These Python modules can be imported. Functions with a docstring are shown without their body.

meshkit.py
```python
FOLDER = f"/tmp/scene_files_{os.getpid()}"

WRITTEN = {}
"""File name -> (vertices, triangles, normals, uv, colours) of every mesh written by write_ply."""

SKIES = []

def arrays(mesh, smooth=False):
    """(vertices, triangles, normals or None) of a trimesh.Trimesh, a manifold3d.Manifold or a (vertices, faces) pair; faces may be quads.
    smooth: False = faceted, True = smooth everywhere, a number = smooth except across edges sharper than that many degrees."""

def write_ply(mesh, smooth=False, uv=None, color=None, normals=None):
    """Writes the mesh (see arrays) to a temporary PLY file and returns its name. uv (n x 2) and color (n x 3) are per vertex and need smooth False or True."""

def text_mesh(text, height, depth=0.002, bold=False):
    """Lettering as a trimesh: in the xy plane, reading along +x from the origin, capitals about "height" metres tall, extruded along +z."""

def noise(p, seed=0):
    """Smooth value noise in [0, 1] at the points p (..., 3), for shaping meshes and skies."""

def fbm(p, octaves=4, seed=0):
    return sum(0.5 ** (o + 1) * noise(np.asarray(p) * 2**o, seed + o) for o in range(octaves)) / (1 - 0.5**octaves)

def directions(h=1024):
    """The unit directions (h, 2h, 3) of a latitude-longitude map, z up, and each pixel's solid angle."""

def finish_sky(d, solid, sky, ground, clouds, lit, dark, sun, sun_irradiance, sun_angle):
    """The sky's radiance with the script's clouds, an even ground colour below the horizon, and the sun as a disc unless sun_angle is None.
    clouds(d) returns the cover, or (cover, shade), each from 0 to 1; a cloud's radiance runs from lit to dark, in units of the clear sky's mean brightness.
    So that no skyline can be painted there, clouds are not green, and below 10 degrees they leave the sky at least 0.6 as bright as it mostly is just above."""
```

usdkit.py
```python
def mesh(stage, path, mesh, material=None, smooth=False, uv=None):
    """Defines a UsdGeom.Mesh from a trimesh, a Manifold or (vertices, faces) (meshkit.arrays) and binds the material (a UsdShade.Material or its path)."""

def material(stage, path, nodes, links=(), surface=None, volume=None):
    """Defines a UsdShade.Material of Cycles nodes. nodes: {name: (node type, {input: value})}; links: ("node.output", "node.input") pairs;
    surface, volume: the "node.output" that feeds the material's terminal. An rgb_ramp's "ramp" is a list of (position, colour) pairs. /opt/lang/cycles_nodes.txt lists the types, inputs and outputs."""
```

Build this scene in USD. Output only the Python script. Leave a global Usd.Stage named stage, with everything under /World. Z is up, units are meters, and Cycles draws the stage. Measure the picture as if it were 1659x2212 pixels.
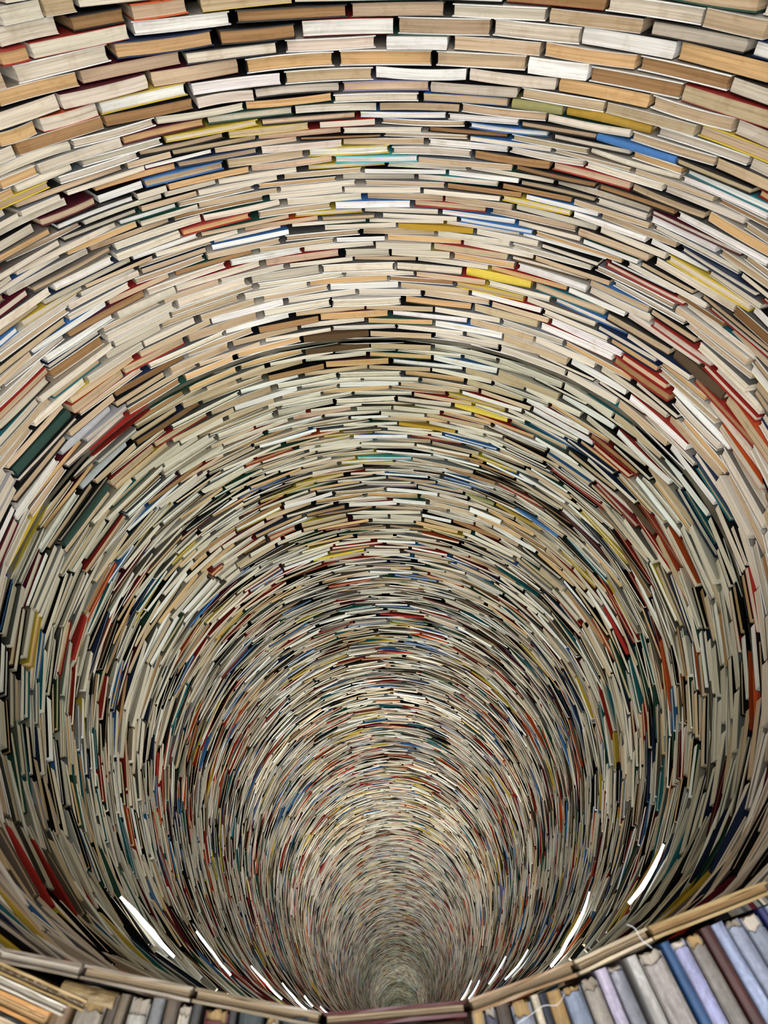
import math, numpy as np, usdkit, meshkit
from pxr import Gf, Sdf, Usd, UsdGeom, UsdLux, UsdShade, Vt

stage = Usd.Stage.CreateInMemory()
UsdGeom.SetStageUpAxis(stage, "Z")
UsdGeom.SetStageMetersPerUnit(stage, 1.0)
UsdGeom.Xform.Define(stage, "/World")
UsdGeom.Scope.Define(stage, "/World/Looks")
rng = np.random.default_rng(20)

# ------------------------------------------------------------------ camera, sky, lamps, exposure
R = 0.75            # clear radius of the well of books
TOP = 14.0          # height of the tower
SILL = 0.43         # top of the books on the window sill
FOCAL, PITCH, ROLL, YAW, BACK, EYE = 1314.57 / 1659, 0.860065, -0.031786, 0.038244, 1.08852 * R, 1.37576 * R
fwd = np.array([math.sin(YAW) * math.cos(PITCH), math.cos(YAW) * math.cos(PITCH), -math.sin(PITCH)])
rt = np.cross(fwd, [0, 0, 1]); rt /= np.linalg.norm(rt)
up = np.cross(rt, fwd)
rt, up = math.cos(ROLL) * rt + math.sin(ROLL) * up, -math.sin(ROLL) * rt + math.cos(ROLL) * up
cam = UsdGeom.Camera.Define(stage, "/World/camera")
cam.AddTransformOp().Set(Gf.Matrix4d(*rt, 0, *up, 0, *-fwd, 0, 0, -BACK, EYE, 1))
cam.CreateHorizontalApertureAttr(36.0)
cam.CreateFocalLengthAttr(36.0 * FOCAL)
cam.CreateFStopAttr(36.0 * FOCAL / 2.6)
cam.CreateFocusDistanceAttr(1.9)
cam.CreateClippingRangeAttr((0.01, 100.0))
cam.CreateExposureAttr(0.1)

dome = UsdLux.DomeLight.Define(stage, "/World/sky")
dome.CreateColorAttr(Gf.Vec3f(0.86, 0.94, 1.0))
dome.CreateIntensityAttr(1.0)
window = UsdLux.RectLight.Define(stage, "/World/added_hall_light")      # added area light behind the viewer, standing in for daylight from the hall
window.AddTranslateOp().Set((0, -3.4, 7.9))
window.AddRotateXOp().Set(90.0)
window.CreateWidthAttr(6.0)
window.CreateHeightAttr(13.0)
window.CreateColorAttr(Gf.Vec3f(1.0, 0.985, 0.965))
window.CreateIntensityAttr(9.5)

# ------------------------------------------------------------------ helpers
T = Sdf.ValueTypeNames
NAMES = {}
def numbered(name):
    n = NAMES.get(name, 0); NAMES[name] = n + 1
    return name if n == 0 else f"{name}_{n:03d}"
def tag(prim, label=None, category=None, group=None, kind=None):
    for k, v in (("label", label), ("category", category), ("group", group), ("kind", kind)):
        if v: prim.SetCustomDataByKey(k, v)
def lin(h):
    """'rrggbb' to a linear colour."""
    c = np.array([int(h[i:i + 2], 16) for i in (0, 2, 4)]) / 255
    return np.where(c < 0.04045, c / 12.92, ((c + 0.055) / 1.055) ** 2.4)
def define(path, v, quads, mat, tint=None, local=None, paper=None, normals=None):
    """A mesh of quads (degenerate ones not allowed); tint, local and paper are per-vertex primvars that the materials read."""
    m = UsdGeom.Mesh.Define(stage, path)
    v = np.asarray(v, np.float32); quads = np.asarray(quads, np.int32)
    m.CreatePointsAttr(Vt.Vec3fArray.FromNumpy(v))
    m.CreateFaceVertexCountsAttr(Vt.IntArray.FromNumpy(np.full(len(quads), quads.shape[1], np.int32)))
    m.CreateFaceVertexIndicesAttr(Vt.IntArray.FromNumpy(quads.ravel()))
    m.CreateSubdivisionSchemeAttr("none")
    api = UsdGeom.PrimvarsAPI(m)
    n = len(v)
    if tint is not None:
        api.CreatePrimvar("tint", T.Color3fArray, "vertex").Set(Vt.Vec3fArray.FromNumpy(np.broadcast_to(np.asarray(tint, np.float32), (n, 3)).copy()))
    if local is not None:
        api.CreatePrimvar("local", T.Color3fArray, "vertex").Set(Vt.Vec3fArray.FromNumpy(np.asarray(local, np.float32)))
    if paper is not None:
        api.CreatePrimvar("paper", T.FloatArray, "vertex").Set(Vt.FloatArray.FromNumpy(np.broadcast_to(np.asarray(paper, np.float32), (n,)).copy()))
    UsdShade.MaterialBindingAPI.Apply(m.GetPrim()).Bind(mat)
    return m
def loft(sections):
    """Closed cross-sections (n, k, 3) joined to a solid of quads; the ends are capped with strips of quads."""
    s = np.asarray(sections, float); n, k, _ = s.shape
    v = s.reshape(-1, 3)
    i, j = np.meshgrid(np.arange(n - 1), np.arange(k), indexing="ij")
    q = np.stack([i * k + j, (i + 1) * k + j, (i + 1) * k + (j + 1) % k, i * k + (j + 1) % k], -1).reshape(-1, 4)
    caps = []
    for e, flip in ((0, False), (n - 1, True)):
        a, b = 0, k - 1
        while b - a >= 3:
            c = [e * k + a, e * k + a + 1, e * k + b - 1, e * k + b]
            caps.append(c[::-1] if flip else c); a += 1; b -= 1
        if b - a == 2:
            c = [e * k + a, e * k + a + 1, e * k + b, e * k + b]
    return v, np.vstack([q, np.array(caps, int).reshape(-1, 4)])

# ------------------------------------------------------------------ materials
def paper_nodes(pre=""):
    """Page edges: fine leaves along the book's own thickness, stains and handling dirt; the colour is the paper's own."""
    n = {"tint": ("attribute", {"attribute": "tint"}), "loc": ("attribute", {"attribute": "local"}),
         "fine_m": ("mapping", {"scale": (9, 9, 900)}), "fine": ("noise_texture", {"scale": 1.0, "detail": 2.0, "roughness": 0.7}),
         "sig_m": ("mapping", {"scale": (3, 3, 230)}), "sig": ("noise_texture", {"scale": 1.0, "detail": 1.0}),
         "spot": ("noise_texture", {"scale": 26.0, "detail": 3.0, "roughness": 0.7}),
         "ramp": ("rgb_ramp", {"ramp": [(0.0, (.36, .32, .27)), (0.33, (.70, .68, .65)), (0.48, (.98, .975, .97)), (1.0, (1.1, 1.1, 1.1))]}),
         "ramp2": ("rgb_ramp", {"ramp": [(0.0, (.5, .46, .40)), (0.40, (.84, .82, .79)), (0.55, (1.0, 1.0, 1.0)), (1.0, (1.04, 1.04, 1.04))]}),
         "ramp3": ("rgb_ramp", {"ramp": [(0.0, (.55, .48, .38)), (0.33, (.86, .82, .76)), (0.46, (1.0, 1.0, 1.0)), (1.0, (1.03, 1.03, 1.03))]}),
         "m1": ("mix", {"mix_type": "multiply", "fac": 0.85}), "m2": ("mix", {"mix_type": "multiply", "fac": 0.9}), "m3": ("mix", {"mix_type": "multiply", "fac": 0.8}),
         "p": ("diffuse_bsdf", {"roughness": 0.3})}
    l = [("loc.vector", "fine_m.vector"), ("fine_m.vector", "fine.vector"), ("loc.vector", "sig_m.vector"), ("sig_m.vector", "sig.vector"),
         ("loc.vector", "spot.vector"), ("fine.fac", "ramp.fac"), ("sig.fac", "ramp2.fac"), ("spot.fac", "ramp3.fac"),
         ("tint.color", "m1.color1"), ("ramp.color", "m1.color2"), ("m1.color", "m2.color1"), ("ramp2.color", "m2.color2"),
         ("m2.color", "m3.color1"), ("ramp3.color", "m3.color2"), ("m3.color", "p.color")]
    return n, l
n, l = paper_nodes()
PAGES = usdkit.material(stage, "/World/Looks/page_edges", n, l, surface="p.BSDF")
cover_n = {"tint": ("attribute", {"attribute": "tint"}), "loc": ("attribute", {"attribute": "local"}),
           "wear": ("noise_texture", {"scale": 60.0, "detail": 2.0, "roughness": 0.75}),
           "wr": ("rgb_ramp", {"ramp": [(0.0, (.7, .68, .64)), (0.4, (.92, .92, .91)), (0.62, (1, 1, 1)), (0.74, (1.25, 1.22, 1.18))]}),
           "m1": ("mix", {"mix_type": "multiply", "fac": 0.8}), "p": ("principled_bsdf", {"roughness": 0.42, "specular_ior_level": 0.4})}
COVER = usdkit.material(stage, "/World/Looks/book_cover", cover_n,
    [("loc.vector", "wear.vector"), ("wear.fac", "wr.fac"), ("tint.color", "m1.color1"), ("wr.color", "m1.color2"), ("m1.color", "p.base_color")], surface="p.BSDF")
BOOKS = usdkit.material(stage, "/World/Looks/stacked_books", {"tint": ("attribute", {"attribute": "tint"}), "loc": ("attribute", {"attribute": "local"}), "kind": ("attribute", {"attribute": "paper"}),
    "m": ("mapping", {"scale": (6, 6, 520)}), "n": ("noise_texture", {"scale": 1.0, "detail": 1.0, "roughness": 0.7}),
    "r": ("rgb_ramp", {"ramp": [(0.0, (.34, .30, .25)), (0.34, (.70, .67, .63)), (0.52, (.95, .94, .92)), (1.0, (1.08, 1.08, 1.08))]}),
    "white": ("color", {"value": (0.93, 0.92, 0.91)}), "f": ("mix", {"mix_type": "mix"}), "a": ("mix", {"mix_type": "multiply", "fac": 1.0}), "p": ("diffuse_bsdf", {})},
    [("loc.vector", "m.vector"), ("m.vector", "n.vector"), ("n.fac", "r.fac"), ("kind.fac", "f.fac"), ("white.color", "f.color1"), ("r.color", "f.color2"),
     ("tint.color", "a.color1"), ("f.color", "a.color2"), ("a.color", "p.color")], surface="p.BSDF")
DARK = usdkit.material(stage, "/World/Looks/dark_shell", {"p": ("diffuse_bsdf", {"color": (.016, .014, .012)})}, surface="p.BSDF")
MIRROR = usdkit.material(stage, "/World/Looks/mirror_glass", {"g": ("glossy_bsdf", {"color": (0.835, 0.885, 0.845), "roughness": 0.0})}, surface="g.BSDF")
GOLD = usdkit.material(stage, "/World/Looks/gold_print", {"p": ("principled_bsdf", {"base_color": tuple(lin("b08a48")), "roughness": 0.4})}, surface="p.BSDF")
RING = usdkit.material(stage, "/World/Looks/dusty_ring", {"nz": ("noise_texture", {"scale": 14.0, "detail": 6.0}), "r": ("rgb_ramp", {"ramp": [(0.3, tuple(lin("5c5247"))), (0.7, tuple(lin("8a7d6c")))]}),
    "g": ("geometry", {}), "p": ("principled_bsdf", {"roughness": 0.8})}, [("g.position", "nz.vector"), ("nz.fac", "r.fac"), ("r.color", "p.base_color")], surface="p.BSDF")
THREAD = usdkit.material(stage, "/World/Looks/thread", {"p": ("principled_bsdf", {"base_color": (0.3, 0.3, 0.3), "roughness": 0.8})}, surface="p.BSDF")

WORN = usdkit.material(stage, "/World/Looks/worn_spine", {"tint": ("attribute", {"attribute": "tint"}), "loc": ("attribute", {"attribute": "local"}),
    "m": ("mapping", {"scale": (22, 60, 110)}), "n": ("noise_texture", {"scale": 1.0, "detail": 7.0, "roughness": 0.72}), "n2": ("noise_texture", {"scale": 240.0, "detail": 4.0, "roughness": 0.7}),
    "r": ("rgb_ramp", {"ramp": [(0.0, (.3, .28, .26)), (0.36, (.62, .6, .57)), (0.5, (1, 1, 1)), (0.6, (1.15, 1.14, 1.12)), (0.68, (1.9, 1.8, 1.65))]}),
    "r2": ("rgb_ramp", {"ramp": [(0.25, (.65, .64, .62)), (0.55, (1, 1, 1)), (0.75, (1.2, 1.2, 1.2))]}),
    "a": ("mix", {"mix_type": "multiply", "fac": 1.0}), "b": ("mix", {"mix_type": "multiply", "fac": 1.0}), "p": ("principled_bsdf", {"roughness": 0.6, "specular_ior_level": 0.3})},
    [("loc.vector", "m.vector"), ("m.vector", "n.vector"), ("loc.vector", "n2.vector"), ("n.fac", "r.fac"), ("n2.fac", "r2.fac"), ("tint.color", "a.color1"), ("r.color", "a.color2"),
     ("a.color", "b.color1"), ("r2.color", "b.color2"), ("b.color", "p.base_color")], surface="p.BSDF")

# ------------------------------------------------------------------ the setting: mirror floor, mirror ceiling, added dark shell behind the books
def openings(z):
    """Half width in degrees of the window and added openings above it in the near side of the tower at height z (0: none)."""
    if z < 0.30: return 0.0
    if z < SILL: return 23.5                        # here the books of the sill stand
    for z0, z1, half in ((SILL, 2.0, 29.0), (2.3, 4.0, 29.0), (4.3, 6.0, 28.0), (6.6, 7.9, 28.0), (8.4, 9.4, 26.0), (10.1, 11.0, 25.0), (11.7, 12.5, 25.0), (13.1, 13.98, 25.0)):  # all above the first are added to spread light up the well
        if z0 <= z < z1:
            return half * (1 - (z - z0) / (z1 - z0)) ** 0.5
    return 0.0
def well_radius(phi):
    """The clear radius at an azimuth (degrees from the far side): the wall swings out a little beside the window."""
    t = np.clip((np.abs(phi) - 106.0) / 48.0, 0, 1)
    return R * (1 + 0.078 * t * t * (3 - 2 * t))
def disc(path, z, radius, mat, thick):
    k = 96; a = np.arange(k) * 2 * np.pi / k
    ring = np.stack([np.cos(a) * radius, np.sin(a) * radius, np.zeros(k)], -1)
    v = np.vstack([ring + [0, 0, z], ring + [0, 0, z + thick], [[0, 0, z], [0, 0, z + thick]]])
    i = np.arange(k); j = (i + 1) % k
    f = np.vstack([np.stack([i, j, j + k], -1), np.stack([i, j + k, i + k], -1), np.stack([j, i, np.full(k, 2 * k)], -1), np.stack([i + k, j + k, np.full(k, 2 * k + 1)], -1)])
    m = define(path, v, f, mat)
    return m.GetPrim()
tag(disc("/World/floor", -0.012, 1.35 * R, MIRROR, 0.012), "round mirror floor at the bottom of the book well, doubling the rows above", "mirror floor", kind="structure")
tag(disc("/World/ceiling", TOP, 1.35 * R, MIRROR, 0.012), "round mirror ceiling closing the top of the book tower", "mirror ceiling", kind="structure")
az = np.arange(0, 361, 3.0); hz = np.concatenate([np.arange(0, 4.0, 0.05), np.arange(4.0, TOP + 0.01, 0.1)]); hz[-1] = TOP
ga, gz = np.meshgrid(az, hz, indexing="ij")
shell_r = R * 1.078 + 0.17
inner = np.stack([shell_r * np.sin(np.radians(ga)), shell_r * np.cos(np.radians(ga)), gz], -1).reshape(-1, 3)
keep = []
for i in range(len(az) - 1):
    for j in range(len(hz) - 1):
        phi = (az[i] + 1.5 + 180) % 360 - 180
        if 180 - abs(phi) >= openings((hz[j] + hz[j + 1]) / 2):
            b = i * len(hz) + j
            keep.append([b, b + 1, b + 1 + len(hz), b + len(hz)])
m = define("/World/added_dark_shell", inner, keep, DARK)  # shell added to stop light leaking between the books
tag(m.GetPrim(), "added black shell behind the books, blocking light and darkening the gaps between them", "light block", kind="structure")
k = 180; a = np.arange(k) * 2 * np.pi / k; rr = well_radius((np.degrees(a) + 180) % 360 - 180)
sec = [np.stack([np.sin(a) * (rr + d), np.cos(a) * (rr + d), np.full(k, z)], -1) for d, z in ((0.012, 0.0), (0.008, 0.008), (0.05, 0.010), (0.05, 0.0))]
v = np.vstack(sec); i = np.arange(k); j = (i + 1) % k
m = define("/World/trim_1", v, np.vstack([np.stack([i + s * k, j + s * k, j + (s + 1) * k, i + (s + 1) * k], -1) for s in range(3)]), RING)
tag(m.GetPrim(), "thin dusty ring where the lowest books meet the mirror floor", "trim", kind="structure")

# ------------------------------------------------------------------ added glowing strips on the wall, standing in for daylight glimpsed in the mirror
GLOW = usdkit.material(stage, "/World/Looks/strip_glow", {"e": ("emission", {"color": (0.95, 0.98, 1.0), "strength": 2.2})}, surface="e.emission")  # emission imitates glimpses of daylight; no lamp is there
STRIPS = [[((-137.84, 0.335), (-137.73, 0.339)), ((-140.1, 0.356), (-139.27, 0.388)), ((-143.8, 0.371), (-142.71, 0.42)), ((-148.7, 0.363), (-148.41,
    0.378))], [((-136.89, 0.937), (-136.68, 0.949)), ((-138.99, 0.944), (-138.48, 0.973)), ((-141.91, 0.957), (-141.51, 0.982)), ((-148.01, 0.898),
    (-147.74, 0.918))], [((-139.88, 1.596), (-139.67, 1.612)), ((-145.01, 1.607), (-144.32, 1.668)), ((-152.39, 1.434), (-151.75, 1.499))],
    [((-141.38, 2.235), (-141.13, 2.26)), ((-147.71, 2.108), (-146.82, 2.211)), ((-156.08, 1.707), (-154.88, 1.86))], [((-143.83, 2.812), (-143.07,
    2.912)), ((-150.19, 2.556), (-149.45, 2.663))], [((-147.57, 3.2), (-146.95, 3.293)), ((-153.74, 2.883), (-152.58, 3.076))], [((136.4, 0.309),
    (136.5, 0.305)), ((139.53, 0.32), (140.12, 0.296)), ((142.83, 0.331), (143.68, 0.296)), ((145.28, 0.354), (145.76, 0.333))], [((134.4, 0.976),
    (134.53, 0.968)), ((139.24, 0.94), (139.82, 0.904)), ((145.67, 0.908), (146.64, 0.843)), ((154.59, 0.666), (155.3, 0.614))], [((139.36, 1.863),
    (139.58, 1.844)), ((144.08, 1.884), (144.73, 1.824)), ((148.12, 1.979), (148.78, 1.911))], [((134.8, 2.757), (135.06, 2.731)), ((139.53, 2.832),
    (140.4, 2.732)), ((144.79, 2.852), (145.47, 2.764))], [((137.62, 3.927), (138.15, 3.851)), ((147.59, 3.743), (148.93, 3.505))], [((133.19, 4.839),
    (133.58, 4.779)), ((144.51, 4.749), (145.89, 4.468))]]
NTH = ["lowest", "second", "third", "fourth", "fifth", "highest"]
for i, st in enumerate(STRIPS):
    a = np.array(st)                                # stations of ((azimuth, height), (azimuth, height)) along the strip's two edges
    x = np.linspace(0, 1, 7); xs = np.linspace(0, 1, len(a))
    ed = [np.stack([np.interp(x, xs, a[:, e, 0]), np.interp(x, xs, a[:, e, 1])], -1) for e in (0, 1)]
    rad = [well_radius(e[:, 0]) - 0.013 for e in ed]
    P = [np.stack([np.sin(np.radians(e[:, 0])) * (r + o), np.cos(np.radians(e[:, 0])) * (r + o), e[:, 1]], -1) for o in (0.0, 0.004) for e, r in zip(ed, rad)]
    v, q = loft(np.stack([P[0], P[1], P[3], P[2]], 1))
    m = define("/World/" + numbered("glow_strip"), v, q, GLOW)
    tag(m.GetPrim(), f"{NTH[i % 6]} added glowing strip {'left' if i < 6 else 'right'} of the window, imitating daylight in the mirror", "light slit", "added glow strips beside the window")

# ------------------------------------------------------------------ the books: what the photograph shows, row by row
# ROWS: for each row of the wall (0 is cut by the top of the picture, 43 rests on the mirror) the books as "azimuth from, azimuth to, paper and cover"
ROWS = {
    -2: "-47.1,-42.2,Cw 46.2,59.3,Tl",
    -1: "-48.2,-42.6,Cw -42.4,-38.0,Tw -26.2,-20.9,Ck 32.4,47.6,Cm 47.7,60.9,Tg",
    0: "-49.3,-41.0,Cw -39.3,-31.4,Bk -30.6,-22.4,Po -20.4,-6.9,Ty -6.5,15.5,Cg 15.9,25.1,Wk 25.4,39.9,Br 40.1,54.0,Cw 54.5,63.2,Tw",
    1: "-50.4,-46.3,Or -45.8,-31.7,Cr -30.9,-16.3,Ww -15.6,1.4,Bk 1.9,16.3,T- 17.4,31.7,Cw 32.2,45.9,Tw 47.1,60.9,Gk 61.8,73.4,Wn",
    2: "-64.1,-50.8,Pw -49.0,-35.1,Cw -34.4,-19.6,On -18.6,-6.9,Bk -5.8,8.5,Wr 9.1,23.5,Tw 23.8,37.3,Cw 37.4,51.3,Wk 51.8,65.2,Ok",
    3: "-52.6,-40.7,Ow -40.1,-24.9,Pm -24.4,-9.9,Ck -8.7,5.7,Cw 7.4,17.0,Wg 18.0,31.6,Pw 32.3,46.3,Ow 46.6,60.3,Bw 60.7,73.5,Gk",
    4: "-58.0,-44.7,Ck -44.3,-31.0,Cm -30.0,-16.4,Pm -15.3,-1.1,Ow -0.3,14.6,Ow 15.2,29.6,Tw 30.2,39.6,Ww 39.9,54.1,Bw 54.4,69.1,Tr",
    5: "-55.0,-49.2,Ow -48.3,-39.4,Co -39.0,-25.0,Wy -24.4,-10.0,Wk -9.4,5.1,Tw 5.5,20.3,Wk 20.8,34.8,Ck 35.4,49.6,Ok 50.1,63.1,Tw 63.6,75.5,Cm",
    6: "-64.9,-53.6,Cw -52.9,-39.2,Bw -38.9,-24.7,Bk -24.1,-14.8,Cw -14.6,-0.4,Ck -0.1,14.3,Pl 14.6,28.8,Gk 29.5,43.2,Pw 43.5,57.9,Tw 58.2,71.4,Py",
    7: "-56.9,-45.2,Cw -44.9,-31.3,Cw -31.1,-16.7,Ck -16.3,-2.0,Ok -1.7,12.6,Cw 13.3,27.5,Tb 28.2,36.7,Se 37.2,51.2,Su 52.2,66.9,Gw 67.3,80.2,Cw",
    8: "-57.7,-51.7,Ow -51.3,-37.6,Cw -37.2,-23.4,Om -23.0,-8.6,Cg -8.3,5.5,Cg 6.0,19.5,Tk 19.8,34.1,Tw 34.2,48.1,Cg 48.4,62.3,Tw 62.6,74.8,Tk",
    9: "-63.2,-56.4,Ow -55.7,-46.4,Si -44.6,-31.1,Gw -30.5,-14.7,Cy -14.2,1.9,Pk 2.6,17.3,Wb 17.6,29.7,Ww 30.1,42.9,Tk 43.1,56.5,Sb 56.8,69.6,Tk",
    10: "-59.2,-50.6,Ty -48.9,-35.5,Cw -35.2,-20.6,Pk -20.0,-6.3,Ty -4.4,5.2,Cr 6.2,20.6,Tw 21.3,34.9,Wb 35.5,49.0,Ck 49.4,57.9,Ow 58.2,76.4,Wt",
    11: "-56.5,-38.4,Pk -37.7,-30.1,Pw -29.8,-15.3,Tk -15.1,-0.7,Pr -0.4,13.3,Cw 14.1,28.2,Bk 28.8,42.1,Tw 42.4,57.7,Si 58.0,72.9,Ww",
    12: "-65.3,-57.3,Cw -48.5,-35.1,Cw -34.9,-23.3,Wk -22.8,-8.5,Pw -8.0,6.2,Bk 6.6,21.2,Tw 21.7,35.8,Cb 36.5,49.7,Tw 50.4,64.1,Tw 64.7,76.9,Bw",
    13: "-61.0,-48.9,Cw -43.8,-29.8,Or -29.5,-15.5,Tn -14.9,-0.8,Cw -0.6,13.7,Pw 14.4,28.4,Ww 28.7,41.8,Cw 42.1,55.7,Cw 56.0,69.9,Cw",
    14: "-54.3,-44.5,Pm -44.0,-36.1,Wk -35.7,-21.8,Tb -21.1,-7.6,Tw -6.9,7.6,Wy 8.0,22.1,Cw 22.8,36.1,Bk 36.4,50.3,Pr 50.7,63.8,Tk",
    15: "-52.2,-38.2,Wk -37.8,-32.5,Ck -32.0,-17.6,Ok -17.1,-2.7,Pw -2.2,12.6,Wc 12.9,29.6,Tw 30.0,44.5,Bk 44.9,58.9,Bk",
    16: "-61.7,-48.0,Tw -47.5,-33.5,Ck -33.0,-23.7,Ck -23.3,-9.2,Cw -7.2,6.8,Cy 7.1,21.5,Cw 22.1,37.1,Cg 37.7,54.3,Gw",
    17: "-51.9,-38.2,Ck -37.6,-27.5,Pk -27.2,-12.8,Cw -11.7,2.5,Tw 3.0,17.8,Wk 18.2,31.0,Ww 31.2,45.0,Tk 45.4,54.6,Cw",
    18: "-61.2,-42.5,Cw -41.9,-31.4,Wg -31.1,-17.2,Pw -16.5,-2.2,Ow -1.1,12.1,Gw 12.6,27.3,Cc 28.2,40.9,Bk 41.5,55.4,Tw",
    19: "-52.0,-39.0,Ow -38.5,-27.9,Cg -27.6,-13.1,Tw -12.7,1.3,Cw 3.0,17.7,Pw 18.2,31.9,Bk 32.7,46.1,Wb",
    20: "-14.8,-1.2,Cw -0.9,13.3,Cw 13.9,28.1,Cw 28.4,41.2,Cy",
    21: "-11.7,2.3,Cw 3.3,17.5,Tw 17.8,30.5,Tw",
    22: "-17.3,-3.6,Tw -2.8,11.4,Wb 11.9,25.7,Pr",
    23: "-10.6,2.4,Cy 2.7,16.7,Cw 17.4,31.3,Wb",
    24: "-20.3,-6.2,Po 6.1,20.4,Cw 20.9,35.0,Wb",
    25: "-11.4,2.9,Cw 3.5,17.9,Cw 18.3,32.5,Cw",
    26: "-27.1,-12.1,Wb -5.2,8.7,Cg 9.1,23.7,Su",
    27: "-13.0,1.6,Tw 2.1,16.2,Tw 16.7,31.0,Cw",
    28: "-18.4,-3.6,Tw -3.1,6.5,Wk 6.9,21.5,Ow 21.9,35.8,Cw",
    29: "-24.3,-10.1,Ww -9.7,4.3,Cw 4.6,15.7,Gw 16.2,30.8,Tr",
    30: "-17.5,-2.8,Pr -1.6,7.4,Gi 7.7,19.5,Ce 20.1,32.5,Ow",
    31: "-12.9,-0.1,Ck 0.2,12.7,Pk 13.0,27.3,Cw",
    32: "-20.9,-7.0,Gw -6.5,8.3,Cw 8.7,22.2,Ck 22.9,36.3,Sy",
    33: "-19.8,-2.2,Cw -1.9,12.4,Cw 12.8,27.1,Pr",
    34: "-23.0,-9.8,Cw -9.3,6.8,Ow 7.2,20.5,Bw 21.2,35.4,Ty",
    35: "-19.3,-5.6,Pw -5.2,9.1,Ww 9.5,23.9,Tw 24.5,39.3,Wr",
    36: "-14.3,0.2,Cw 0.5,14.0,Cw 14.4,28.4,Pw",
    37: "-19.9,-5.4,Cw -5.1,9.6,Cw 10.3,24.8,Ok 25.2,39.2,Tn",
    38: "-13.1,1.8,Tk 2.1,16.6,Tk 16.9,31.1,Cw",
    39: "-21.5,-8.4,Bk -7.9,6.8,Om 7.5,24.3,Wk 24.8,38.8,Tw",
    40: "-27.5,-13.0,Tk -12.5,1.8,Ck 2.3,16.7,Og 17.2,32.0,Wb",
    41: "-20.5,-5.9,Cw -5.5,8.5,Cw 8.8,23.5,Cw",
    42: "-27.1,-12.7,Ow -12.2,2.4,Sq 2.8,16.5,Tk 17.0,31.6,Cw",
    43: "-18.3,-4.6,Pw -4.0,10.3,Cw 10.7,24.8,Tw",
}
ACCENTS = [(-66.7, 0.355, 'Wb'), (-43.0, 0.298, 'Pr'), (-48.5, 0.268, 'Si'), (-56.5, 0.136, 'Wo'), (-63.0, 0.19, 'Tt'), (-59.2, 0.444, 'Cb'), (-78.1,
    0.121, 'Sf'), (-66.2, 0.055, 'Sh'), (63.2, 0.408, 'Cy'), (66.9, 0.422, 'Wk'), (75.7, 0.352, 'Gr'), (69.2, 0.053, 'Wr'), (57.1, 0.143, 'Pr'),
    (62.1, 0.116, 'Br'), (62.9, 0.163, 'On'), (85.9, 0.209, 'Br'), (90.3, 0.218, 'To'), (74.8, 0.222, 'Sq'), (47.5, 0.124, 'Wr'), (-59.2, 0.118,
    'Tr'), (81.3, 0.039, 'Tt'), (-68.0, 0.205, 'Ct'), (-47.6, 0.133, 'Tr')]
LEVELS = [0.7767, 0.7517, 0.7227, 0.6982, 0.6694, 0.6442, 0.6225, 0.6046, 0.586, 0.5715, 0.5564, 0.5433, 0.5324, 0.5171, 0.4975, 0.4816, 0.4684,
    0.4541, 0.4405, 0.4268, 0.4129, 0.3954, 0.3766, 0.3631, 0.3505, 0.3401, 0.3243, 0.3077, 0.292, 0.2742, 0.253, 0.2384, 0.2125, 0.1953, 0.1772,
    0.1581, 0.1379, 0.1124, 0.0936, 0.0707, 0.0474, 0.0322, 0.0096, -0.0077]

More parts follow.
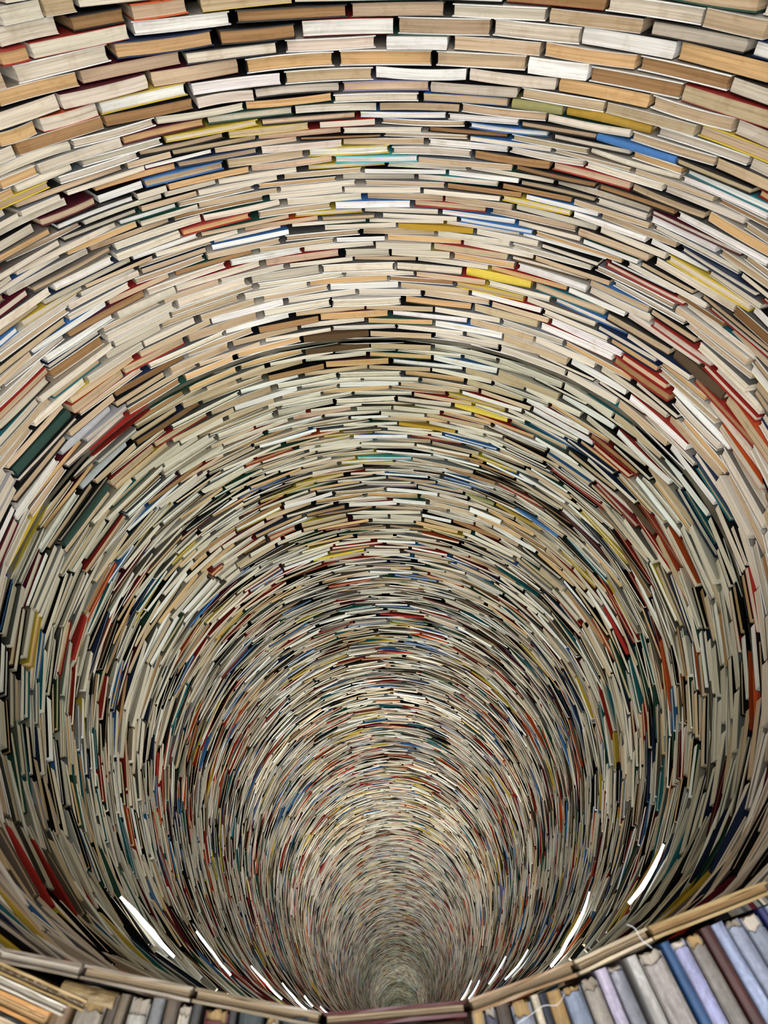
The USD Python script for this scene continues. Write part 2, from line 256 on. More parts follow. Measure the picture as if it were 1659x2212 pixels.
SPINES = [(-0.2597, -0.7735, -103.3, 0.0166, '785f41', 0), (-0.2373, -0.7741, -102.2, 0.0246, '8c8273', 1), (-0.2201, -0.7743, -101.2, 0.0078,
    '504132', 0), (-0.2125, -0.7744, -100.9, 0.0071, '6e5f4b', 0), (-0.1999, -0.7761, -100.2, 0.0166, 'a5a096', 1), (-0.1858, -0.7786, -99.3, 0.0105,
    '787878', 0), (-0.1744, -0.7807, -98.5, 0.0112, '5f5041', 0), (-0.1637, -0.7826, -97.8, 0.0089, 'afa596', 1), (-0.1551, -0.7841, -97.3, 0.0071,
    '3c3a37', 0), (-0.1403, -0.7867, -96.2, 0.0206, '5f191e', 1), (-0.1274, -0.789, -95.4, 0.0055, '3c3737', 0), (-0.1134, -0.7913, -94.3, 0.0214,
    '323c3c', 0), (-0.0969, -0.794, -93.2, 0.0097, 'afa596', 1), (-0.0785, -0.7972, -92.0, 0.0257, '26343e', 0), (-0.0595, -0.8005, -91.0, 0.011,
    '968c82', 1), (0.0595, -0.7991, -87.2, 0.0098, '786a5a', 1), (0.0688, -0.7983, -85.9, 0.0088, '464655', 1), (0.0788, -0.7975, -84.5, 0.0114,
    '4b3c30', 0), (0.0928, -0.7962, -82.6, 0.0166, '8c91a0', 1), (0.1043, -0.7951, -81.1, 0.0052, 'cdbea5', 0), (0.1103, -0.7946, -80.7, 0.0067,
    '161a2d', 0), (0.1196, -0.7934, -80.4, 0.0121, 'a5824b', 0), (0.1339, -0.7904, -79.3, 0.017, '7d879b', 1), (0.149, -0.786, -78.5, 0.0143,
    '968c82', 1), (0.1607, -0.7824, -77.8, 0.0102, 'afa5b9', 0), (0.1716, -0.7793, -76.8, 0.0125, '7d7d87', 1), (0.1869, -0.7759, -76.4, 0.009,
    'beb9b4', 0), (0.2025, -0.7721, -75.8, 0.0214, 'a59b96', 1), (0.2165, -0.7687, -75.3, 0.0075, '234b78', 0), (0.2271, -0.7668, -75.3, 0.014,
    'a5a5cd', 1), (0.2409, -0.7637, -75.2, 0.0142, '827a73', 1), (0.2527, -0.7609, -74.9, 0.0101, '461c16', 0), (0.2636, -0.7589, -74.7, 0.0118,
    '96a0be', 0), (0.2763, -0.7563, -74.3, 0.0141, '8c91a5', 1), (0.2917, -0.7532, -73.9, 0.0172, '7d8291', 1), (0.3041, -0.7509, -73.6, 0.0062,
    '191e5a', 0), (0.3163, -0.7482, -73.3, 0.0189, 'a0aac3', 0)]
RIM = [(-0.3212, -0.7414, -0.25, -0.7572), (-0.2492, -0.7572, -0.1587, -0.7776), (-0.1579, -0.7776, -0.058, -0.7991), (-0.0573, -0.7994, 0.0529,
    -0.7989), (0.0541, -0.7984, 0.1406, -0.7801), (0.1414, -0.7798, 0.2066, -0.7614), (0.2073, -0.7614, 0.3183, -0.736)]
CORNER = [(-0.317, -0.745, -0.2233, -0.7775), (-0.3181, -0.7504, -0.24, -0.7821), (-0.3158, -0.7571, -0.2621, -0.779), (-0.3118, -0.7688, -0.2769,
    -0.7831)]

PAPER = {"W": "eeebe6", "C": "dfd3c1", "G": "cac0ae", "T": "c2ab8c", "O": "d4ae7e", "P": "cfb699", "B": "a5805a", "D": "806040"}
PAPER_SAY = {"W": "white", "C": "cream", "G": "grey-cream", "T": "tan", "O": "orange-tan", "P": "pinkish-tan", "B": "brown", "D": "dark brown"}
CLOTH = {"w": "e6e3dc", "k": "1d1c1c", "r": "9c302a", "n": "26324e", "b": "4474b0", "c": "45a9ad", "y": "d4b945", "g": "2f5145", "m": "571f2a", "o": "c8562c",
         "l": "8d86a6", "t": "2b6d78", "h": "a9a9ac", "e": "8f8a58", "u": "b08c35", "i": "d9cfbb", "f": "27453d", "q": "55422f", "d": "6a625a"}
CLOTH_SAY = {"w": "white", "k": "black", "r": "red", "n": "navy", "b": "blue", "c": "turquoise", "y": "yellow", "g": "dark green", "m": "maroon", "o": "orange",
             "l": "lilac", "t": "teal", "h": "grey", "e": "olive green", "u": "mustard", "i": "ivory", "f": "mottled green", "q": "dark brown", "d": "taupe"}
PW = [("C", .34), ("G", .15), ("T", .17), ("W", .13), ("P", .09), ("O", .06), ("B", .05), ("D", .01)]
CW = [("w", .40), ("k", .16), ("d", .08), ("i", .08), ("r", .06), ("n", .04), ("b", .03), ("m", .03), ("g", .03), ("t", .02), ("y", .02), ("o", .015), ("q", .02), ("h", .015)]
CW_HIGH = [("w", .32), ("k", .19), ("d", .08), ("i", .09), ("r", .07), ("n", .05), ("b", .045), ("m", .04), ("g", .04), ("t", .025), ("y", .025), ("o", .025), ("q", .03), ("h", .04)]
FACES = ["6f6a63", "5b5955", "b0a89b", "84807a", "c3baac", "7d8286", "9d8f7d", "d2c9ba", "cfc8bc"]      # the printed faces behind the white cut edges; their greys also paint gap shade
def pick(table):
    p = np.array([w for _, w in table]); return table[rng.choice(len(p), p=p / p.sum())][0]

LEVEL = [LEVELS[0] + 0.027 * k for k in (3, 2, 1)] + LEVELS        # LEVEL[k + 3] is the underside of row k
SAG_U = np.linspace(-1, 1, 11)
books = []                                                          # one dict a book
def add_row(k, z0, z1, given, high):
    """Fills a row of the wall: the given books, and others of the same sort round the rest of the circle."""
    ranges = sorted(given)
    spans, t_row = [], z1 - z0
    start = ranges[-1][1] + 0.6 if ranges else rng.uniform(0, 20)
    end = ranges[0][0] - 0.6 + 360 if ranges else start + 359.4
    holes = [(start, end)] + [(a[1] + 0.6, b[0] - 0.6) for a, b in zip(ranges, ranges[1:]) if b[0] - a[1] > 7]
    if 0.30 < z1 and z0 < SILL:                     # these rows end at the books of the sill
        h0, h1 = holes[0]; e = 156.4 + (360 if h0 > 180 else 0)
        holes[:1] = [(h0, e), (e + 47.2, h1)] if h1 - h0 > 100 else [(h0, h1)]
    for h0, h1 in holes:
        w, x = [], h0                               # smaller books beside the window, where the wall bends more
        while x < h1 - 4:
            w.append(rng.uniform(0.78, 1.22) * (14.6 if abs((x + 180) % 360 - 180) < 95 else 10.5)); x += w[-1]
        w = np.array(w or [h1 - h0]); w *= (h1 - h0) / w.sum(); x = h0
        for d in w:
            gap = rng.choice([0.5, 0.8, 1.4], p=[.45, .35, .2])
            ranges.append((x, x + d - gap, None)); x += d
    for p0, p1, code in ranges:
        c = ((p0 + p1) / 2 + 180) % 360 - 180
        if 0 < openings(max((z0 + z1) / 2, z1 - 0.001 if z0 < 0.31 else 0)) > 180 - abs(c) - (p1 - p0) / 2:
            continue
        if code is None:
            code = pick(PW) + (pick(CW_HIGH) if high and z0 < 4.5 else pick(CW))
            if rng.random() < (0.04 if high else 0.008): code = "S" + pick(CW_HIGH)
        rad = float(well_radius(c)); near = abs(c) > 105
        turn = math.degrees(math.atan((well_radius(abs(c) + 1) - well_radius(abs(c) - 1)) / math.radians(2) / rad)) * (1 if c > 0 else -1)
        half = rad * math.tan(math.radians(min(p1 - p0, 22)) / 2)
        tilt, warp = rng.normal(0, 0.008), rng.normal(0, 0.0011)
        sag = np.clip(warp * (SAG_U ** 2 - 0.4) + tilt * SAG_U * half, -0.0022, 0.0022)
        t = min(t_row * rng.uniform(0.82, 0.985), t_row - (sag.max() - sag.min()) - 0.0003)
        if t < t_row * 0.6: tilt, warp, sag, t = 0.0, 0.0, SAG_U * 0, t_row * 0.95
        books.append(dict(row=k, phi=c, turn=turn, t=t, tilt=tilt, warp=warp, z0=z0 - sag.min(), zroom=-sag.min(), half=half, code=code,
                          r=rad + (rng.normal(0, 0.0015) if near else rng.normal(0, 0.0035) if not high else abs(rng.normal(0, 0.006)) - 0.004), hard=rng.random() < 0.5,
                          depth=rng.uniform(0.125, 0.15), seed=int(rng.integers(1 << 30))))
for k in range(43, -3, -1):
    given = []
    for it in ROWS.get(k, "").split():
        p0, p1, c = it.split(",")
        given.append((float(p0), float(p1), c))
    add_row(k, max(LEVEL[k + 3], 0.009), LEVEL[k + 2], given, False)
for phi, z, code in ACCENTS:
    near = [b for b in books if b["z0"] <= z + 0.006]
    b = min(near, key=lambda b: (abs(b["phi"] - phi) / 5) ** 2 + ((b["z0"] + b["t"] / 2 - z) / 0.01) ** 2)
    b["code"] = code
z = LEVEL[0]
band = 0
while z < TOP - 0.03:
    if band <= 0:
        mean, band = rng.choice([0.0095, 0.012, 0.016, 0.020], p=[.3, .35, .2, .15]) * (1.0 if z < 4 else 1.25), rng.integers(4, 14)
    t = float(np.clip(rng.normal(mean, 0.003), 0.006, 0.03)); band -= 1
    add_row(-9, z, min(z + t, TOP), [], True)
    z += t

# which of them show largest in the photograph: those are things of their own
def project(P):
    v = np.asarray(P) - [0, -BACK, EYE]; d = v @ fwd
    return np.stack([0.5 + FOCAL * (v @ rt) / d, 0.5 * 2212 / 1659 - FOCAL * (v @ up) / d], -1) * 1659, d
def face(b):
    a = math.radians(b["phi"]); e, rd = np.array([math.cos(a), -math.sin(a), 0]), np.array([math.sin(a), math.cos(a), 0])
    c = rd * b["r"]
    return np.array([c - e * b["half"] + [0, 0, b["z0"]], c + e * b["half"] + [0, 0, b["z0"]], c + e * b["half"] + [0, 0, b["z0"] + b["t"]], c - e * b["half"] + [0, 0, b["z0"] + b["t"]]])
from shapely.geometry import Polygon, box as sbox
frame = sbox(0, 0, 1659, 2212)
for b in books:
    b["area"] = 0.0
    if b["row"] == -9 or abs(b["phi"]) > 100: continue
    q, d = project(face(b))
    if d.min() > 0.1:
        poly = Polygon(q)
        if poly.is_valid: b["area"] = poly.intersection(frame).area; b["x"] = float(q[:, 0].mean())
order = sorted((b for b in books if b["area"] > 0), key=lambda b: -b["area"])
chosen = order[:262]
for b in chosen: b["thing"] = True
print("books", len(books), "seen directly", len(order), "smallest thing px", chosen[-1]["area"])

# ------------------------------------------------------------------ one book lying flat in the wall, with its parts
def flat_book(b, path):
    g = np.random.default_rng(b["seed"])
    h, t, D, code = b["half"] - 0.0008, b["t"], b["depth"], b["code"]
    shut = code[0] == "S"
    cv = code[1]
    board = (0.0021 if b["hard"] else 0.0007) if cv != "-" else 0.0005
    if t < 0.012: board *= 0.7
    lip = g.uniform(0.0025, 0.0045) if b["hard"] else g.uniform(0.0, 0.001)
    n = 11
    u = np.linspace(-1, 1, n)
    sag = b["warp"] * (u ** 2 - 0.4) + b["tilt"] * u * h
    sag = np.clip(sag, -0.0022, 0.0022)
    loc0 = g.uniform(0, 40, 3)
    def strip(path, y0, y1, za, zb, half, mat, tint, curve=0.0, steps=1, rough=0.0, face=None, ends=None):
        secs, loc = [], []
        if face is not None:                        # a board: the cut edge has its own colour
            ym = y0 + 0.0012
            for i in range(n):
                p = np.array([[y0, za], [y0, zb], [ym, zb], [ym + 0.0004, zb], [y1, zb], [y1, za], [ym + 0.0004, za], [ym, za]])
                secs.append(np.column_stack([np.full(8, u[i] * half), p[:, 0], p[:, 1] + sag[i]])); loc.append(secs[-1] + loc0)
            v, q = loft(secs)
            t8 = np.array([tint] * 3 + [face] * 4 + [tint])
            return define(path, v, q, mat, np.tile(t8, (n, 1)), np.vstack(loc))
        zs = np.linspace(0, 1, steps + 1)
        for i in range(n):
            zl, zh = za + sag[i] * 1.0, zb + sag[i] * 1.0
            x = u[i] * half
            bow = curve * (1 - (2 * zs - 1) ** 2)
            yy = y0 + bow + (g.normal(0, rough, steps + 1) if rough else 0)
            front = np.stack([np.full(steps + 1, x), yy, zl + (zh - zl) * zs], -1)
            if ends is not None and i in (0, n - 1):
                front[:, 0] -= np.sign(u[i]) * ends * (2 * zs - 1) ** 2 * 0 - np.sign(u[i]) * -ends * (1 - (2 * zs - 1) ** 2)
            back = np.array([[x, y1, zh], [x, y1, zl]])
            secs.append(np.vstack([front, back]))
            loc.append(np.vstack([np.stack([np.full(steps + 1, x), yy, (zb - za) * zs], -1), [[x, y1, zb - za], [x, y1, 0]]]) + loc0)
        v, q = loft(secs)
        return define(path, v, q, mat, tint, np.vstack(loc))
    cloth = lin(CLOTH.get(cv, "cbb79a" if cv == "-" else "e6e3dc")) * g.uniform(0.85, 1.12)
    if cv == "-": cloth = lin(PAPER[code[0]]) * 0.9
    face_c = lin(FACES[g.integers(len(FACES))]) if cv in "wi-" else cloth
    if shut:                                        # the spine faces into the well
        strip(path + "/spine", 0.0, 0.004, 0.0, t, h, COVER, cloth, curve=-min(0.004, t * 0.25), steps=5)
        strip(path + "/front_cover", 0.003, D, t - board, t, h, COVER, cloth)
        strip(path + "/back_cover", 0.003, D, 0.0, board, h, COVER, cloth)
        strip(path + "/page_block", 0.006, D - 0.003, board, t - board, h - 0.003, PAGES, lin(PAPER["C"]), steps=2)
        return
    tone = lin(PAPER[code[0]]) * g.uniform(0.90, 1.06) * (1 + g.normal(0, 0.015, 3))
    curve = g.choice([0.0, 0.0016, 0.003, -0.001], p=[.4, .25, .25, .1]) if b["hard"] else g.choice([0, 0.0006, -0.0008])
    strip(path + "/page_block", lip, D - 0.004, board, t - board, h - lip * 0.8, PAGES, tone, curve=curve, steps=6, rough=0.00018, ends=g.uniform(-0.002, 0.003))
    strip(path + "/front_cover", 0.0, D, t - board, t, h, COVER, cloth, face=face_c)
    strip(path + "/back_cover", 0.0, D, 0.0, board, h, COVER, cloth, face=face_c)
    strip(path + "/spine", D - 0.003, D + 0.001, board, t - board, h, COVER, cloth)
def book_xform(b, path):
    x = UsdGeom.Xform.Define(stage, path)
    a = math.radians(b["phi"])
    x.AddTranslateOp().Set((b["r"] * math.sin(a), b["r"] * math.cos(a), b["z0"]))
    x.AddRotateZOp().Set(-b["phi"] + b["turn"])
    return x.GetPrim()

ORD = ["first", "second", "third", "fourth", "fifth", "sixth", "seventh", "eighth", "ninth", "tenth", "eleventh", "twelfth", "thirteenth", "fourteenth", "fifteenth", "sixteenth",
       "seventeenth", "eighteenth", "nineteenth", "twentieth"]
def ordinal(n):
    if n <= 20: return ORD[n - 1]
    tens = {2: "twenty", 3: "thirty", 4: "forty"}[n // 10]
    return {20: "twentieth", 30: "thirtieth", 40: "fortieth"}[n] if n % 10 == 0 else f"{tens}-{ORD[n % 10 - 1]}"
rows = {}
for b in order: rows.setdefault(b["row"], []).append(b)
for k, bs in rows.items():
    bs.sort(key=lambda b: b["x"])
    for i, b in enumerate(bs): b["place"] = i + 1
rows_text = {0: "the row cut by the top edge", -1: "the corner row above that", -2: "the topmost corner rows"}
for b in sorted(chosen, key=lambda b: (b["row"], b["place"])):
    paper, cloth = b["code"][0], b["code"][1]
    size = "thick" if b["t"] > 0.0215 else "thin" if b["t"] < 0.0125 else "lying"
    if paper == "S": look = f"{CLOTH_SAY[cloth]} book with its spine facing in"
    elif cloth == "-": look = f"{size} book with {PAPER_SAY[paper]} page edges"
    else: look = f"{size} book, {PAPER_SAY[paper]} pages, {CLOTH_SAY[cloth]} covers"
    # counted from the nearer end of the row
    last = len(rows[b["row"]])
    i, side = (b["place"], "left") if b["place"] <= (last + 1) // 2 else (last + 1 - b["place"], "right")
    where = rows_text.get(b["row"], f"row {ordinal(b['row'])} from the top" if False else f"the {ordinal(max(b['row'], 1))} row down")
    path = "/World/" + numbered("lying_book")
    prim = book_xform(b, path)
    flat_book(b, path)
    text = f"{look}, {ordinal(i)} from {side} in {where}"
    if len(text.split()) > 16: text = text.replace(" covers", "").replace(" book,", ",", 1) if "book with" not in text else text.replace("with its spine facing in", "spine inward")
    if len(text.split()) > 16: text = text.replace("row just above the top edge's middle", "upper corner row")
    tag(prim, text, "book", "books lying in the wall of the well")
    b["path"] = path

# the title in gold on the underside of one dark cover, read in the mirror
tb = [b for b in books if b["row"] == 17 and b["code"] == "Wk" and b.get("path")]
if tb:
    b = tb[0]
    tm = meshkit.text_mesh("F.DOSTOKOI", 0.0105, 0.0003)
    tv = np.array(tm.vertices); tv[:, 0] -= tv[:, 0].mean()
    tv = np.stack([-tv[:, 0], tv[:, 1] + 0.001, -tv[:, 2]], -1)
    define(b["path"] + "/title_lettering", tv, np.array(tm.faces), GOLD)

# ------------------------------------------------------------------ all the other books of the tower, joined
BOX = np.array([[sx, sy, sz] for sx in (-1, 1) for sy in (0, 1) for sz in (0, 1)], float)
BQ = np.array([[0, 1, 5, 4], [2, 6, 7, 3], [0, 2, 3, 1], [4, 5, 7, 6], [1, 3, 7, 5], [0, 4, 6, 2]])
rest = [b for b in books if not b.get("thing")]
N = len(rest)
col = lambda key: np.array([b[key] for b in rest], float)
half, tt, DD, ph, rr, zz, hard = col("half") - 0.0008, col("t"), col("depth"), np.radians(col("phi")), col("r"), col("z0"), col("hard")
tilt, wp, turn = col("tilt"), col("warp"), np.radians(col("turn"))
paper_c = np.array([lin(PAPER.get(b["code"][0], "e3d3bc")) for b in rest]) * rng.uniform(0.88, 1.07, (N, 1))
cloth_c = np.array([lin(CLOTH.get(b["code"][1], "cbb79a")) for b in rest]) * rng.uniform(0.85, 1.12, (N, 1))
shut = np.array([b["code"][0] == "S" for b in rest])
paper_c[shut] = cloth_c[shut]
board = np.where(hard > 0, 0.0019, 0.0007) * np.where(tt < 0.012, 0.7, 1.0)
lip = np.where(shut, 0.0, np.where(hard > 0, rng.uniform(0.0015, 0.0035, N), rng.uniform(0, 0.0008, N)))
def boxes(h, y0, y1, z0, z1):
    lo = np.stack([-h, y0, z0], -1)[:, None]; hi = np.stack([h, y1, z1], -1)[:, None]
    sel = np.stack([(BOX[:, 0] + 1) / 2, BOX[:, 1], BOX[:, 2]], -1)[None]
    return lo + (hi - lo) * sel
zoff = np.minimum(np.abs(tilt) * half, np.array([b["zroom"] for b in rest]))
white = np.array([b["code"][1] in "wi-" for b in rest])
face_c = np.where(white[:, None], np.array([lin(f) for f in FACES])[rng.integers(len(FACES), size=N)], cloth_c)
shift = rng.uniform(0, 40, (N, 1, 3))
SLAB = np.array([[0, 0], [0, 1], [1, 1], [1.3, 1], [9, 1], [9, 0], [1.3, 0], [1, 0]])     # a cover board in section: its cut edge first
V, L, C, K, Q, base = [], [], [], [], [], 0
def put(v, tints, kind, quads, which=None):
    global base
    if which is None: which = np.arange(N)
    k, M = v.shape[1], len(which)
    v = v.copy(); v[..., 2] += np.clip(tilt[:, None] * v[..., 0], -np.abs(zoff)[:, None], np.abs(zoff)[:, None])
    s, c = np.sin(ph - turn)[:, None], np.cos(ph - turn)[:, None]
    w = np.stack([c * v[..., 0] + s * v[..., 1] + (rr * np.sin(ph))[:, None], -s * v[..., 0] + c * v[..., 1] + (rr * np.cos(ph))[:, None], zz[:, None] + v[..., 2]], -1)
    V.append(w[which].reshape(-1, 3)); L.append((v + shift)[which].reshape(-1, 3)); C.append(tints[which].reshape(-1, 3))
    K.append((np.full((N, k), kind) * (~shut)[:, None])[which].ravel())
    Q.append((base + np.arange(M)[:, None, None] * k + quads[None]).reshape(-1, 4)); base += M * k
put(boxes(half - lip * 0.8, lip, DD - 0.002, board, tt - board), np.repeat(paper_c[:, None], 8, 1), 1.0, BQ[[0, 2, 3, 4, 5]])
sq = np.array([[j, j + 8, (j + 1) % 8 + 8, (j + 1) % 8] for j in range(8)])
sq = np.vstack([sq, [[0, 1, 2, 7], [2, 3, 6, 7], [3, 4, 5, 6]], [[15, 10, 9, 8], [15, 14, 11, 10], [14, 13, 12, 11]]])
lo = np.nonzero(zz < 2.6)[0]                         # high up, beyond two reflections, a board needs no cut edge
hi = np.nonzero(zz >= 2.6)[0]
for za, zb in ((tt - board, tt), (0 * tt, board)):
    y = np.where(SLAB[None, :, 0] > 8, DD[:, None], SLAB[None, :, 0] * 0.0012); zsl = za[:, None] + SLAB[None, :, 1] * (zb - za)[:, None]
    v = np.concatenate([np.stack([sg * np.repeat(half[:, None], 8, 1), y, zsl], -1) for sg in (-1, 1)], 1)
    t8 = np.stack([cloth_c] * 3 + [face_c] * 4 + [cloth_c], 1)
    put(v, np.concatenate([t8, t8], 1), 0.0, sq, lo)
    v = boxes(half, 0 * half, DD, za, zb)
    t8 = np.where((BOX[:, 1] == 0)[None, :, None], (cloth_c * 0.5 + face_c * 0.5)[:, None], face_c[:, None])
    put(v, t8, 0.0, BQ, hi)
V, L, C, K, Q = np.concatenate(V), np.concatenate(L), np.concatenate(C), np.concatenate(K), np.vstack(Q)
m = define("/World/stacked_books", V, Q, BOOKS, C, L, K)
tag(m.GetPrim(), "countless cream, tan and coloured books stacked in rings up the round tower", "books", kind="stuff")

# ------------------------------------------------------------------ the window sill: books on edge, spines up, and the rim of page edges
def edge_book(path, length, width, height, cover, pages, torn, spine_up=True, seed=0, bands=None):
    """A book standing on its long edge: x runs along it from its head, y across its thickness, z up; spine (or leaves) on top."""
    g = np.random.default_rng(seed)
    bd = min(0.0022, width * 0.22)
    loc0 = g.uniform(0, 40, 3)
    def block(name, x0, x1, yz, mat, tint, nx=6, ragged=0.0):
        xs = np.linspace(x0, x1, nx)
        secs, loc = [], []
        for i, x in enumerate(xs):
            s = np.array([[x, y, z] for y, z in yz], float)
            if i == 0 and ragged: s[:, 0] += g.uniform(0, ragged, len(s))
            s[:, 1:] += g.normal(0, 0.00015, (len(s), 2))
            secs.append(s); loc.append(np.stack([s[:, 0], s[:, 2], s[:, 1]], -1) + loc0)
        v, q = loft(secs)
        return define(path + "/" + name, v, q, mat, tint, np.vstack(loc))
    w = width / 2
    lift = min(0.006, width * 0.3)
    if spine_up:
        a = np.linspace(0, np.pi, 7)
        arc = [(-w * math.cos(x) , -lift + lift * math.sin(x)) for x in a]
        inner = [(y * 0.8, z - 0.0016) for y, z in arc[::-1]]
        start = g.uniform(0.002, 0.011) if torn else 0.0
        block("spine", start, length, arc + inner, WORN, cover, nx=9, ragged=0.004 if torn else 0.0)
        block("page_block", 0.0025, length - 0.003, [(-w + bd, -height), (-w + bd, -lift - 0.0005), (0, -0.0022 - lift * .15), (w - bd, -lift - 0.0005), (w - bd, -height), (0, -height)], PAGES, pages)
        if torn:
            block("torn_backing", 0.001, start + 0.012, [(y * 0.86, z - 0.0010) for y, z in arc] + [(y * 0.7, z - 0.0017) for y, z in arc[::-1]], PAGES, lin(["8a7350", "857d72", "9a9186"][g.integers(3)]) * g.uniform(.4, .8), nx=4, ragged=0.003)
    else:
        n = 9
        ys = np.linspace(-w + bd, w - bd, n)
        top = [(y, -0.0025 + g.normal(0, 0.0003)) for y in ys]
        block("page_block", 0.002, length - 0.002, top + [(w - bd, -height), (-w + bd, -height)], PAGES, pages, nx=9)
    for name, s in (("front_cover", -1), ("back_cover", 1)):
        y0, y1 = sorted((s * w, s * (w - bd)))
        block(name, 0.0015 * (torn > 0), length, [(y0, -height), (y0, -lift if spine_up else 0.0), (y1, -lift if spine_up else 0.0), (y1, -height)], COVER, cover, ragged=0.004 if torn else 0)
    if bands is not None:
        for i in range(11):
            for j in (0, 1):
                x0 = 0.004 + i * length / 11.5 + j * length / 23
                y0 = -w + bd + 0.001 + j * (width - 2 * bd) * 0.5
                block(numbered_part(path, "checker_patch"), x0, x0 + length / 27, [(y0, -0.003), (y0, -0.0012), (y0 + (width - 2 * bd) * .42, -0.0012), (y0 + (width - 2 * bd) * .42, -0.003)], COVER, bands, nx=2)
PARTN = {}
def numbered_part(path, name):
    k = PARTN.get((path, name), 0); PARTN[(path, name)] = k + 1
    return name if k == 0 else f"{name}_{k:03d}"
def place(path, x, y, z, deg):
    p = UsdGeom.Xform.Define(stage, path)
    p.AddTranslateOp().Set((x, y, z)); p.AddRotateZOp().Set(deg)
    return p.GetPrim()

SILL_SAY = {'786a5a': "brownish grey", '464655': "dark slate", '4b3c30': "dark brown", '8c91a0': "pale blue-grey", 'cdbea5': "thin beige", '161a2d': "thin midnight navy", 'a5824b': "mustard brown",
            '7d879b': "steel blue-grey", '968c82': "greyish beige", 'afa5b9': "pale lilac-grey", '7d7d87': "mid grey", 'beb9b4': "pale off-white", 'a59b96': "wide torn beige-grey", '234b78': "narrow bright blue",
            'a5a5cd': "lavender", '827a73': "grey-brown cloth", '461c16': "deep red-brown leather", '96a0be': "light blue", '8c91a5': "blue-grey", '7d8291': "dull grey-blue", '191e5a': "narrow royal blue",
            'a0aac3': "pale blue", '26343e': "wide dark teal", 'afa596': "cream", '323c3c': "dark green-black", '5f191e': "wine red", '3c3737': "thin charcoal", '3c3a37': "charcoal", '5f5041': "umber",
            '787878': "plain grey", 'a5a096': "pale stone grey", '6e5f4b': "khaki brown", '504132': "narrow dark umber", '8c8273': "wide stone beige", '785f41': "tobacco brown"}
SEATS = {}
for x, y, deg, w, c, torn in SPINES: SEATS.setdefault(c, []).append(x)
ground = 0.30
for i, (x, y, deg, w, c, torn) in enumerate(SPINES):
    path = "/World/" + numbered("standing_book")
    d = np.radians(deg); off = 0.004
    hgt = SILL - ground - 0.001
    prim = place(path, x + math.cos(d) * off, y + math.sin(d) * off, SILL - rng.uniform(0, 0.004), deg)
    edge_book(path, rng.uniform(0.165, 0.20), w * 0.89, hgt - 0.004, lin(c) * 0.34, lin("b39d78") * 0.7, torn, True, seed=500 + i)
    same = sorted(SEATS[c]); say = SILL_SAY[c]
    where = "on the right of the sill" if x > 0 else "on the left of the sill"
    tag(prim, f"{say} {'frayed' if torn else 'whole'} book spine, {ordinal(i + 1)} from left along the window sill", "book", "books standing spine up on the sill")
RIMC = [("C", "6e6152", "cream pages, olive cover"), ("T", "7d7060", "tan page edges at the left bend"), ("T", "7a6a52", "tan page edges left of the middle"),
        ("T", "4a1218", "beige page edges and dark red cover"), ("T", "8a6a48", "tan page edges, brown cover"), ("T", "b8a68a", "two-tone tan page edges"), ("O", "9c8256", "warm tan pages")]
for i, (x0, y0, x1, y1) in enumerate(RIM):
    L = math.hypot(x1 - x0, y1 - y0); deg = math.degrees(math.atan2(y1 - y0, x1 - x0))
    nx, ny = math.sin(math.radians(deg)), -math.cos(math.radians(deg))
    th = 0.0095
    path = "/World/" + numbered("rim_book")
    prim = place(path, x0 + nx * th / 2, y0 + ny * th / 2, SILL + 0.0, deg)
    edge_book(path, L - 0.0015, th, SILL - ground - 0.001, lin(RIMC[i][1]) * 0.45, lin(PAPER[RIMC[i][0]]) * 0.3, 0, False, seed=900 + i)
    tag(prim, f"on-edge book, {RIMC[i][2]}, {ordinal(i + 1)} from left on the inner rim", "book", "books on edge along the inner rim")
CORN = [("8c7346", "T", 0.0065, "olive book on edge with a dark checkered band, at the bottom left corner"), ("afa596", "G", 0.0065, "pale grey book on edge beside the checkered one, bottom left corner"),
        ("a0713c", "O", 0.0105, "orange-tan paged book on edge, bottom left corner of the sill"), ("141414", "T", 0.016, "black-covered book with tan pages at the very bottom left corner")]
CORN.append(("6e5a38", "T", 0.010, "plain olive-brown book spine between the checkered book and the rim", ))
CORN.append(("4e3a2c", "T", 0.019, "dark brown book spine behind the dark red one, at the middle of the sill"))
CORNER = CORNER + [(-0.262, -0.760, -0.214, -0.772), (-0.051, -0.8035, 0.052, -0.8030)]
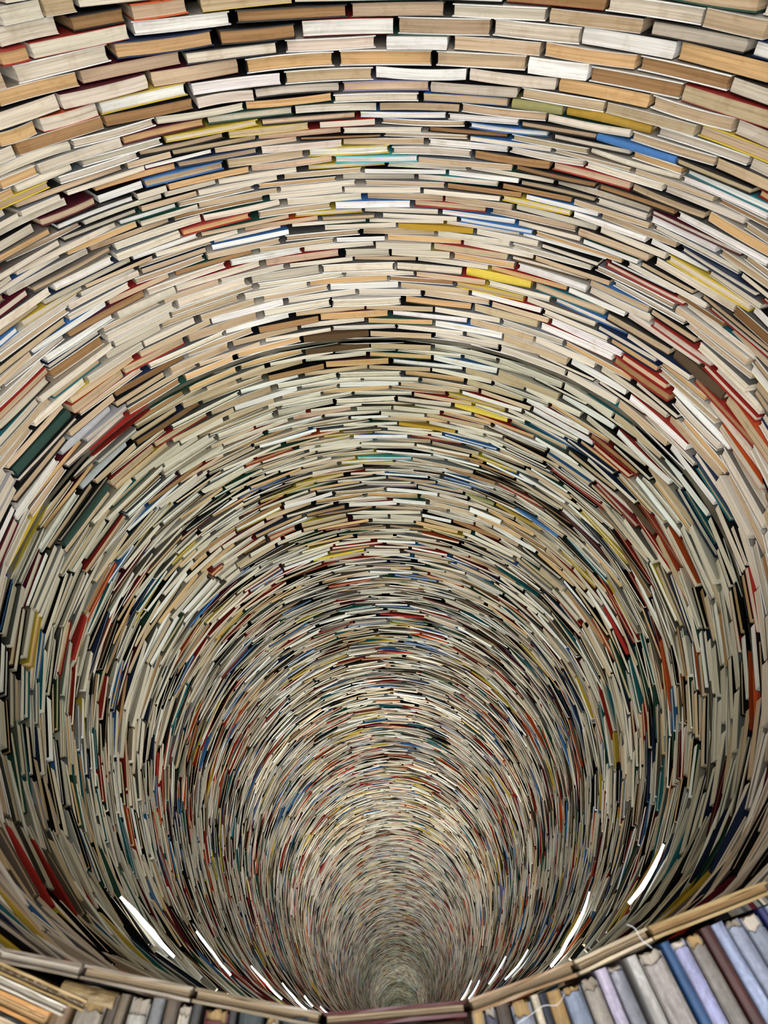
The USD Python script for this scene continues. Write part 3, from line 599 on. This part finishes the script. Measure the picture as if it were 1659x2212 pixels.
for i, (x0, y0, x1, y1) in enumerate(CORNER):
    deg = -21.0 if i < 4 else math.degrees(math.atan2(y1 - y0, x1 - x0)); L = math.hypot(x1 - x0, y1 - y0)
    back = 0.004 if i < 4 else 0.0
    ex, ey = math.cos(math.radians(deg)), math.sin(math.radians(deg))
    nx, ny = ey, -ex
    c, p, th, say = CORN[i]
    path = "/World/" + numbered("corner_book")
    if i < 4:                                       # pushed together side by side, outwards from the checkered one
        u0 = (x0 - CORNER[0][0]) * ex + (y0 - CORNER[0][1]) * ey
        step = sum(CORN[j][2] + 0.0008 for j in range(i)) + 0.0065
        x0, y0, o = CORNER[0][0] + ex * u0 + nx * step, CORNER[0][1] + ey * u0 + ny * step, 0.0
    else: o = 0.0065
    prim = place(path, x0 - ex * back + nx * (th / 2 + o), y0 - ey * back + ny * (th / 2 + o), SILL, deg)
    edge_book(path, L + back - (0.016 if i < 2 else 0.004), th, SILL - ground - 0.001, lin(c) * 0.6, lin(PAPER[p]) * 0.42, 0, i >= 4, seed=950 + i, bands=lin("3a2c1a") if i == 0 else None)
    tag(prim, say, "book", "books on edge at the corner of the sill")
# loose threads hanging from torn spines
def thread(pts, label):
    c = UsdGeom.BasisCurves.Define(stage, "/World/" + numbered("loose_thread"))
    c.CreateTypeAttr("cubic"); c.CreateBasisAttr("catmullRom"); c.CreateWrapAttr("pinned")
    c.CreatePointsAttr([Gf.Vec3f(*p) for p in pts]); c.CreateCurveVertexCountsAttr([len(pts)])
    c.CreateWidthsAttr([0.0004] * len(pts)); c.SetWidthsInterpolation("vertex")
    UsdShade.MaterialBindingAPI.Apply(c.GetPrim()).Bind(THREAD)
    tag(c.GetPrim(), label, "thread")
s = SILL + 0.0008
thread([(0.088, -0.815, s), (0.098, -0.811, s + .003), (0.110, -0.806, s + .001), (0.120, -0.806, s + .004), (0.128, -0.800, s + .001)], "white loose thread across the navy and mustard spines on the sill")
thread([(0.205, -0.776, s), (0.197, -0.770, s + .004), (0.193, -0.763, s + .008), (0.187, -0.760, s + .009)], "pale loose thread curling off the widest torn spine on the sill")
